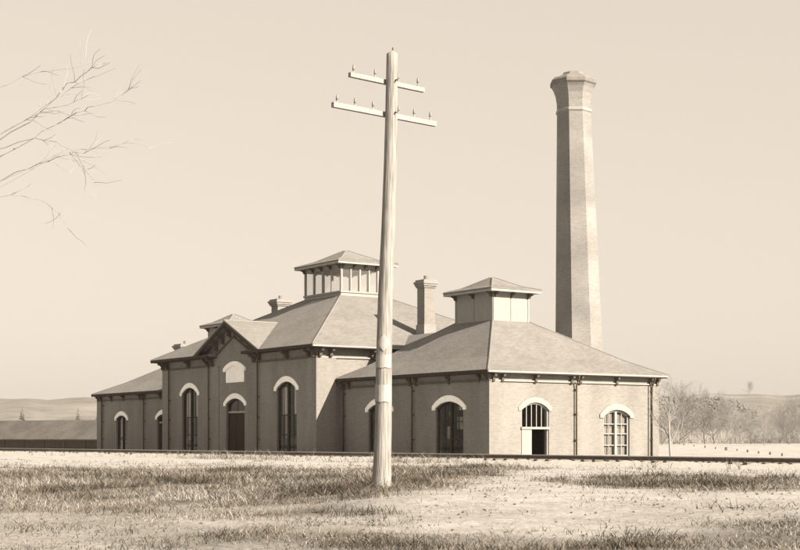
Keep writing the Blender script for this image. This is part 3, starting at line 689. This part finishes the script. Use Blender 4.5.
notice(zpx(368), zpx(355), -1.3, .9, 'pale square paper just below the diamond paper on the pole')
notice(zpx(402), zpx(385), -1.35, .8, 'lowest torn paper sheet tacked round the telegraph pole')

# ------------------------------------------------------------------ shed at the far left
h0 = at(100, 447, 150); shx1, shy = -68.0, 12.0
SH = empty('long_shed', (-88, 17, .2)); tag(SH, 'long low dark shed with plain shingled roof beyond the left wing', 'shed')
def sbox(name, mat, *b): mb = MB().box(*b); mb.v = [tuple(Vector(v) - SH.location) for v in mb.v]; return mb.obj(name, mat, SH)
A_, B_ = at(-70, 437, 168), at(150, 437, 150)
sd_ = (B_ - A_).to_2d().normalized(); sn = Vector((sd_.y, -sd_.x))
if sn.dot((CAM - A_).to_2d()) < 0: sn = -sn
ln = (B_ - A_).to_2d().length
def shp(s, t, z): q = A_.to_2d() + sd_ * s + sn * t; return Vector((q.x, q.y, z)) - SH.location
ez, rz_ = 1.55, 3.35
def sprism(name, mat, sec, s0, s1, parent=SH): mb = MB(); mb.prism([shp(s0, t, z) for t, z in sec], [shp(s1, t, z) for t, z in sec]); return mb.obj(name, mat, parent)
sprism('front_wall', 'shedwall', [(-.1, 0), (0, 0), (0, ez), (-.1, ez)], 0, ln); sprism('back_wall', 'shedwall', [(-6, 0), (-5.9, 0), (-5.9, ez), (-6, ez)], 0, ln)
for s0 in (0, ln - .1): sprism('end_wall', 'shedwall', [(-5.9, 0), (-.1, 0), (-.1, ez), (-3, rz_ - .15), (-5.9, ez)], s0, s0 + .1)
sl_ = (rz_ - ez) / 3.0
sprism('roof_slope', 'shedroof', [(.5, ez - .5 * sl_ + .02), (.5, ez - .5 * sl_ + .12), (-3, rz_ + .12), (-3, rz_ + .02)], -.4, ln + .4)
sprism('roof_slope', 'shedroof', [(-6.5, ez - .5 * sl_ + .02), (-6.5, ez - .5 * sl_ + .12), (-3.002, rz_ + .12), (-3.002, rz_ + .02)], -.4, ln + .4)
for i in range(12): sprism('wall_post', 'bracket', [(.002, 0), (.1, 0), (.1, ez - .1), (.002, ez - .1)], ln * i / 11 - .06, ln * i / 11 + .06)

# ------------------------------------------------------------------ trees
def bare(rng, h, r0, spread, levels, nb, lean=0., up=.25, k0=7, first=.3):
    """trunk mesh and branch mesh of a leafless tree, base at the origin"""
    T_, C_ = MB(), MB()
    def grow(p, d, ln_, r, lv, mb):
        n_ = 5 if lv else 7; pts = [p]; rad = [r]; q = p.copy(); dd = d.copy()
        for i in range(n_):
            dd = (dd + Vector((rng.gauss(0, 1), rng.gauss(0, 1), rng.gauss(0, .7))) * (.13 if lv else .05) + Vector((0, 0, up * .12 * (1 if lv else .4)))).normalized()
            q = q + dd * ln_ / n_; pts.append(q.copy()); rad.append(max(r * (1 - .85 * (i + 1) / n_), .004))
        mb.tube(pts, rad, k0 if lv == 0 else (5 if lv == 1 else 3), cap=False)
        if lv < levels:
            cnt = nb[lv]
            for j in range(cnt):
                f = first + (1 - first) * (j + rng.random() * .8) / cnt if lv == 0 else .2 + .8 * (j + rng.random()) / cnt
                f = min(f, .98); i = int(f * n_); b = pts[i].lerp(pts[min(i + 1, n_)], f * n_ - i)
                a = rng.uniform(0, 2 * math.pi); dir0 = (pts[min(i + 1, n_)] - pts[max(i - 1, 0)]).normalized()
                s_ = dir0.orthogonal().normalized(); s_ = Matrix.Rotation(a, 3, dir0) @ s_
                nd = (dir0 * rng.uniform(.45, .9) + s_ * spread * rng.uniform(.7, 1.2)).normalized()
                grow(b, nd, ln_ * rng.uniform(.42, .68) * (1.15 - .55 * f), max(rad[i] * .62, .006), lv + 1, C_)
    grow(Vector((0, 0, -.1)), Vector((lean, 0, 1)).normalized(), h, r0, 0, T_)
    return T_, C_
def plant_tree(name, T_, C_, loc, rz, sc_, label, cat, group=None, bark='bark', tw='twig', meshes=None):
    t = empty(name, loc); t.rotation_euler.z = rz; t.scale = (sc_,) * 3; tag(t, label, cat, group)
    a, b = meshes or (T_.mesh('trunk', bark, True, False), C_.mesh('crown', tw, False, False))
    link('trunk', a, t); link('crown', b, t); return a, b
# young tree beside the end wall
q = CAM + ray(671) * 74; q.z = ground_h(q.x, q.y) - .02
rg = random.Random(11); T_, C_ = bare(rg, 3.5, .075, .62, 3, (11, 7, 4), .02, .5)
plant_tree('young_tree', T_, C_, q, .4, 1, 'slim pale bare young tree in the field beside the sunlit end wall', 'tree', None, 'palebark', 'palebark')
# thicket of bare trees along the field's far edge
kinds = []
for i in range(4):
    rg = random.Random(20 + i); T_, C_ = bare(rg, 6.0, .07, .62, 3, (20, 11, 6), rg.uniform(-.1, .1), .55, 5, .02)
    for v in (T_,): pass
    # twigs thickened so that they read at a quarter of a kilometre
    kinds.append((T_.mesh('trunk', 'twig', True, False), C_.mesh('crown', 'twig', False, False)))
rg = random.Random(5)
for i in range(64):
    px = 652 + i * 4.2 + rg.uniform(-3, 3); z = 205 + rg.uniform(-30, 45) - (18 if i % 3 == 0 else 0); q = CAM + ray(px) * z; q.z = ground_h(q.x, q.y) - .05
    hgt = (.62 + .38 * rg.random()) * (1.15 if 5 < i < 19 else .85)
    plant_tree('thicket_tree', None, None, q, rg.uniform(0, 6.3), hgt, 'bushy grey bare tree in the thicket along the far edge of the field', 'tree', 'bare trees along the field edge', meshes=kinds[rg.randrange(4)])
# undergrowth of the thicket: twigs nobody could count
mb = MB(); rg = random.Random(8)
for i in range(12000):
    px = rg.uniform(640, 930); z = 196 + rg.random() * 60; q = CAM + ray(px) * z; gz_ = ground_h(q.x, q.y)
    h = rg.uniform(.7, 3.4) * (.7 + .5 * noise.noise(Vector((px * .05, z * .05, 0)))); a = rg.uniform(0, 6.28); l = rg.uniform(.1, .8)
    b = Vector((q.x, q.y, gz_)); e = b + Vector((math.cos(a) * l, math.sin(a) * l, h)); m_ = b.lerp(e, .55) + Vector((rg.uniform(-.2, .2), rg.uniform(-.2, .2), 0))
    mb.tube([b, m_, e], [.035, .025, .008], 3, False)
tag(mb.obj('undergrowth', 'twig', None, False, False), 'grey leafless undergrowth below the thicket at the field edge', 'undergrowth', kind='stuff')

# bare tree standing out of frame to the left; its boughs reach into the picture
rg = random.Random(3); TZ_ = 22.0
tb_ = CAM + ray(-95) * TZ_; tb_.z = ground_h(tb_.x, tb_.y)
t = empty('bare_tree', tb_); tag(t, 'leafless tree whose thin boughs reach into the sky from the left', 'tree')
tr_ = MB(); cr = MB()
tp_ = [Vector((0, 0, -.2)), Vector((.1, .05, 1.2)), Vector((.05, .15, 2.6)), Vector((.2, .1, 4.0)), Vector((.25, .2, 5.4)), Vector((.3, .1, 7.2)), Vector((.2, .3, 9.0))]
tr_.tube(tp_, [.26, .2, .17, .14, .11, .07, .02], 10); tr_.obj('trunk', 'bark', t, True)
def trunk_at(z):
    for a, b in zip(tp_, tp_[1:]):
        if a.z <= z <= b.z: return a.lerp(b, (z - a.z) / (b.z - a.z))
    return tp_[-1].copy()
def bough(pix, r0, z0, tw):
    z = TZ_; pts = [trunk_at(z0)]; dz = rg.uniform(-.6, .6); n_ = len(pix)
    for i, (x, y) in enumerate(pix): z = TZ_ + dz * (i + 1) / n_ + rg.uniform(-.06, .06); pts.append(at(x, y, z) - tb_)
    fine = [pts[0]]
    for a, b in zip(pts, pts[1:]):
        for k_ in (1, 2, 3): fine.append(a.lerp(b, k_ / 3) + (Vector((rg.gauss(0, 1), rg.gauss(0, 1), rg.gauss(0, 1))) * .018 if k_ < 3 else Vector()))
    nf = len(fine); cr.tube(fine, [max(r0 * .27 * (1 - i / nf), .0028) for i in range(nf)], 5, False)
    for _ in range(tw):
        i = rg.randrange(nf // 3, nf - 1); d = (fine[i + 1] - fine[i]).normalized(); s_ = Matrix.Rotation(rg.uniform(0, 6.28), 3, d) @ d.orthogonal().normalized()
        p_ = fine[i].copy(); dd = (d * rg.uniform(.5, 1) + s_ * rg.uniform(.3, .7)).normalized(); tpts = [p_.copy()]
        for _k in range(4): dd = (dd + Vector((rg.gauss(0, 1), rg.gauss(0, 1), rg.gauss(0, 1))) * .18).normalized(); p_ = p_ + dd * rg.uniform(.06, .15); tpts.append(p_.copy())
        cr.tube(tpts, [.004, .0036, .0032, .0026, .002], 3, False)
bough([(-20, 150), (30, 122), (57, 97), (67, 83), (88, 71), (98, 64), (112, 61)], .05, 5.2, 12)
bough([(10, 128), (57, 97), (71, 88), (95, 76)], .02, 5.2, 5)
bough([(-10, 140), (40, 112), (57, 107), (74, 102), (88, 95)], .028, 5.0, 7)
bough([(-30, 175), (20, 146), (57, 124), (71, 116), (88, 107), (112, 102), (124, 93), (133, 86)], .045, 4.6, 14)
bough([(-20, 190), (30, 168), (57, 157), (74, 152), (102, 148), (122, 144), (143, 140)], .045, 4.4, 12)
bough([(57, 155), (80, 149), (105, 146), (133, 143), (155, 150)], .014, 4.4, 4)
bough([(-10, 150), (35, 138), (57, 142), (78, 154), (88, 169), (91, 178), (97, 186)], .032, 4.8, 10)
bough([(70, 148), (80, 160), (86, 174), (87, 184)], .010, 4.6, 4)
bough([(-40, 210), (10, 195), (40, 200), (57, 212), (64, 221), (71, 232)], .03, 4.0, 6)
bough([(-10, 90), (40, 72), (82, 66), (85, 52)], .02, 6.0, 6)
cr.obj('boughs', 'palebark', t, False, False)

# far conifers and far woods on the hills
def conifer(loc, h):
    t = empty('conifer', loc); mb = MB(); mb.tube([(0, 0, -.2), (0, 0, h * .9)], [.03 * h, .008 * h], 6); mb.obj('trunk', 'bark', t)
    cb_ = MB(); rg_ = random.Random(int(h * 100))
    for i in range(170):
        f = rg_.random() ** .8; z = h * (.1 + .88 * f); R_ = h * .23 * (1 - f) + .03; a = rg_.uniform(0, 6.28); l = R_ * rg_.uniform(.7, 1.15)
        p0 = Vector((0, 0, z)); p1 = Vector((math.cos(a) * l, math.sin(a) * l, z - l * .35)); s_ = Vector((-math.sin(a), math.cos(a), 0)) * l * .25
        cb_.add([p0, p1.lerp(p0, .35) + s_, p1, p1.lerp(p0, .35) - s_, p1.lerp(p0, .4) + Vector((0, 0, -.12 * l))], [(0, 1, 2), (0, 2, 3), (0, 4, 1), (1, 4, 2), (2, 4, 3), (3, 4, 0)])
    cb_.obj('crown', 'conifer', t, False, False); return t
for px, py, z, h in ((78, 0, 420, 7.2), (99, 0, 430, 7.6), (22, 0, 440, 6.4)):
    q = CAM + ray(px) * z; q.z = hill_h(px, z) + .6; tag(conifer(q, h), 'dark conical evergreen on the hillside above the long shed', 'tree', 'evergreens on the hillside')
q = CAM + ray(750) * 640; q.z = hill_h(750, 640) + .7; plant_tree('hilltop_tree', None, None, q, 1.0, .85, 'lone faint bare tree on the crest of the far hill', 'tree', meshes=kinds[1])
mb = MB(); rg = random.Random(2)
for i in range(16000):
    px = rg.uniform(-250, 1080); z = 340 + 330 * rg.random(); n_ = noise.noise(Vector((px * .02, z * .01, 9)))
    if px < 630 or n_ < (-.05 if px > 600 else .15) or z > 585: continue
    q = CAM + ray(px) * z; b = Vector((q.x, q.y, hill_h(px, z) + .8)); h = rg.uniform(.7, 1.7) * (1 if px > 600 else .6); w_ = rg.uniform(.4, .9) * (1 if px > 600 else .6)
    V = [b + Vector((0, 0, h))] + [b + Vector((math.cos(k_ * 1.2566 + i) * w_ * rg.uniform(.6, 1.1), math.sin(k_ * 1.2566 + i) * w_ * rg.uniform(.6, 1.1), h * rg.uniform(.3, .6))) for k_ in range(5)] + [b]
    mb.add(V, [(0, 1 + k_, 1 + (k_ + 1) % 5) for k_ in range(5)] + [(6, 1 + (k_ + 1) % 5, 1 + k_) for k_ in range(5)])
tag(mb.obj('far_wood', 'hill', None, False, False), 'distant leafless woodland covering the low hills', 'woodland', kind='stuff')

# ------------------------------------------------------------------ stakes in the field
def on_ground(px, py):
    lo, hi = 58., 400.
    for _ in range(40):
        z = (lo + hi) / 2; q = CAM + ray(px) * z; y = HORIZON + (EYE - ground_h(q.x, q.y)) / z * FPX
        if y > py: lo = z
        else: hi = z
    q = CAM + ray(px) * hi; q.z = ground_h(q.x, q.y); return q
rg = random.Random(4); smesh = []
for v in range(3):
    mb = MB(); w_ = .055 + .02 * v; h = .16 + .04 * v
    mb.prism([(-w_, -w_, -.1), (w_, -w_ * .9, -.1), (w_ * .9, w_, -.1), (-w_, w_ * .9, -.1)], [(-w_ * .8, -w_ * .8, h), (w_ * .9, -w_ * .8, h + .03), (w_ * .8, w_ * .8, h), (-w_ * .8, w_ * .9, h - .02)]); smesh.append(mb.mesh('fence_stake', 'stake'))
pts = [(664, 443.2), (674.5, 444.2), (684, 445.3), (694, 446.4), (705, 447.6), (715.5, 448.8), (726, 450), (737, 451.2), (747.5, 452.4), (758.5, 453.6), (770, 454.8), (782, 456)]
for px, py in pts:
    q = on_ground(px, py); tag(link('fence_stake', smesh[rg.randrange(3)], None, q, rg.uniform(0, 3)), 'short dark stake in the row crossing the pale field', 'stake', 'stakes in the field')

# ------------------------------------------------------------------ grass
m, n, p = newmat('dry grass'); N = n.nodes.new; K = n.links.new
a = N('ShaderNodeAttribute'); a.attribute_name = 'tone'
r_ = ramp(n, (.036, .029, .021), (.275, .255, .222), 0, 1); r_.color_ramp.elements.new(.45).color = (.125, .109, .089, 1)
K(a.outputs['Fac'], r_.inputs[0]); K(r_.outputs[0], p.inputs['Base Color']); p.inputs['Roughness'].default_value = .8; p.inputs['Specular IOR Level'].default_value = .15
rg = random.Random(1); V = []; F = []; tone = []
def blade(x, y, z, h, w_, tn):
    a = rg.uniform(0, 6.283); ca, sa = math.cos(a), math.sin(a); l = h * rg.uniform(.2, 1.9); b = rg.uniform(0, 6.283); dx, dy = math.cos(b) * l, math.sin(b) * l
    o = len(V)
    V.extend([(x - ca * w_, y - sa * w_, z), (x + ca * w_, y + sa * w_, z), (x + dx * .4 - ca * w_ * .7, y + dy * .4 - sa * w_ * .7, z + h * .6), (x + dx * .4 + ca * w_ * .7, y + dy * .4 + sa * w_ * .7, z + h * .6), (x + dx, y + dy, z + h)])
    F.extend([(o, o + 1, o + 3, o + 2), (o + 2, o + 3, o + 4)]); tone.extend([tn] * 5)
count = 0; tries = 0
while count < 26000 and tries < 170000:
    tries += 1
    z = 13 + 52 * rg.random() ** 1.15; px = rg.uniform(-40, 840); q = CAM + ray(px) * z
    g_ = grassy(q.x, q.y)
    cl = noise.noise(Vector((q.x * .9, q.y * .9, 11))) + .6 * noise.noise(Vector((q.x * 2.3, q.y * 2.3, 5)))
    if rg.random() > g_ ** 1.3 * 1.1 * sm(-.35, .45, cl) or trk(q.x, q.y)[1] < 4: 
        if rg.random() > .02: continue
    if (q - Vector((pb.x, pb.y, q.z))).length < .22: continue
    count += 1; gz_ = ground_h(q.x, q.y)
    dk = noise.noise(Vector((q.x * .45, q.y * .45, 4))) + .5 * noise.noise(Vector((q.x * 1.3, q.y * 1.3, 2))); big = .45 + .6 * max(0, g_ - .2) + .9 * max(0, dk) + .5 * max(0, cl)
    base_t = .42 - .9 * dk
    sp_ = rg.choice((.06, .2, .35))
    for _ in range(rg.randrange(4, 10)):
        blade(q.x + rg.gauss(0, sp_), q.y + rg.gauss(0, sp_), gz_ - .02, rg.uniform(.02, .14) * big * rg.choice((.5, .8, 1, 1, 1.7)) * (.6 + .4 * sm(18, 27, z)), rg.uniform(.003, .007) * (.6 + z / 40), max(0, min(1, base_t + rg.gauss(0, .22))))
for i in range(420):
    s_ = rg.choice((rg.gauss(24, 2.2), rg.gauss(26, 5), rg.gauss(38.5, 2.0), rg.uniform(-30, 60))); t_ = rg.uniform(1.5, 3.4); q = tp(s_, t_, 0); big = rg.uniform(.5, 1.3)
    for _ in range(5): blade(q.x + rg.gauss(0, .08), q.y + rg.gauss(0, .08), .42, rg.uniform(.15, .55) * big, rg.uniform(.006, .012), max(0, min(1, .5 + rg.gauss(0, .25))))
me = bpy.data.meshes.new('dry_grass'); me.from_pydata(V, [], F); at_ = me.attributes.new('tone', 'FLOAT', 'POINT'); at_.data.foreach_set('value', tone)
me.materials.append(m); tag(link('dry_grass', me), 'dry tufted grass on the bank in front of the railway', 'grass', kind='stuff')
# stones lying on the bare ground
mb = MB(); rg = random.Random(9)
for i in range(1500):
    z = 14 + 46 * rg.random(); px = rg.uniform(-30, 830); q = CAM + ray(px) * z
    if trk(q.x, q.y)[1] < 4 or grassy(q.x, q.y) > .3: continue
    s_ = rg.uniform(.008, .035); c = Vector((q.x, q.y, ground_h(q.x, q.y) + s_ * .25))
    V_ = [c + Vector((rg.uniform(.6, 1.3) * s_ * dx, rg.uniform(.6, 1.3) * s_ * dy, rg.uniform(.5, .8) * s_ * dz)) for dx, dy, dz in ((1, 0, 0), (-1, 0, 0), (0, 1, 0), (0, -1, 0), (0, 0, 1), (0, 0, -1))]
    mb.add(V_, [(0, 2, 4), (2, 1, 4), (1, 3, 4), (3, 0, 4), (2, 0, 5), (1, 2, 5), (3, 1, 5), (0, 3, 5)])
tag(mb.obj('gravel', 'tie', None, False, False), 'loose pebbles scattered over the sandy ground', 'gravel', kind='stuff')

# ------------------------------------------------------------------ haze
me = MB().box(-1500, 1500, -1500, 1500, -4, 34).mesh('haze'); hz_ = link('haze', me, None, (CAM.x + FW.x * 600, CAM.y + FW.y * 600, 0), math.atan2(FW.y, FW.x))
m = bpy.data.materials.new('thin haze'); m.use_nodes = True; n = m.node_tree; n.nodes.remove(n.nodes['Principled BSDF'])
pv = n.nodes.new('ShaderNodeVolumePrincipled'); pv.inputs['Color'].default_value = (.95, .94, .92, 1); pv.inputs['Density'].default_value = .00007; pv.inputs['Anisotropy'].default_value = 0.
n.links.new(pv.outputs[0], n.nodes['Material Output'].inputs['Volume']); me.materials.append(m)
tag(hz_, 'thin pale haze over the fields and hills', 'haze', kind='stuff')
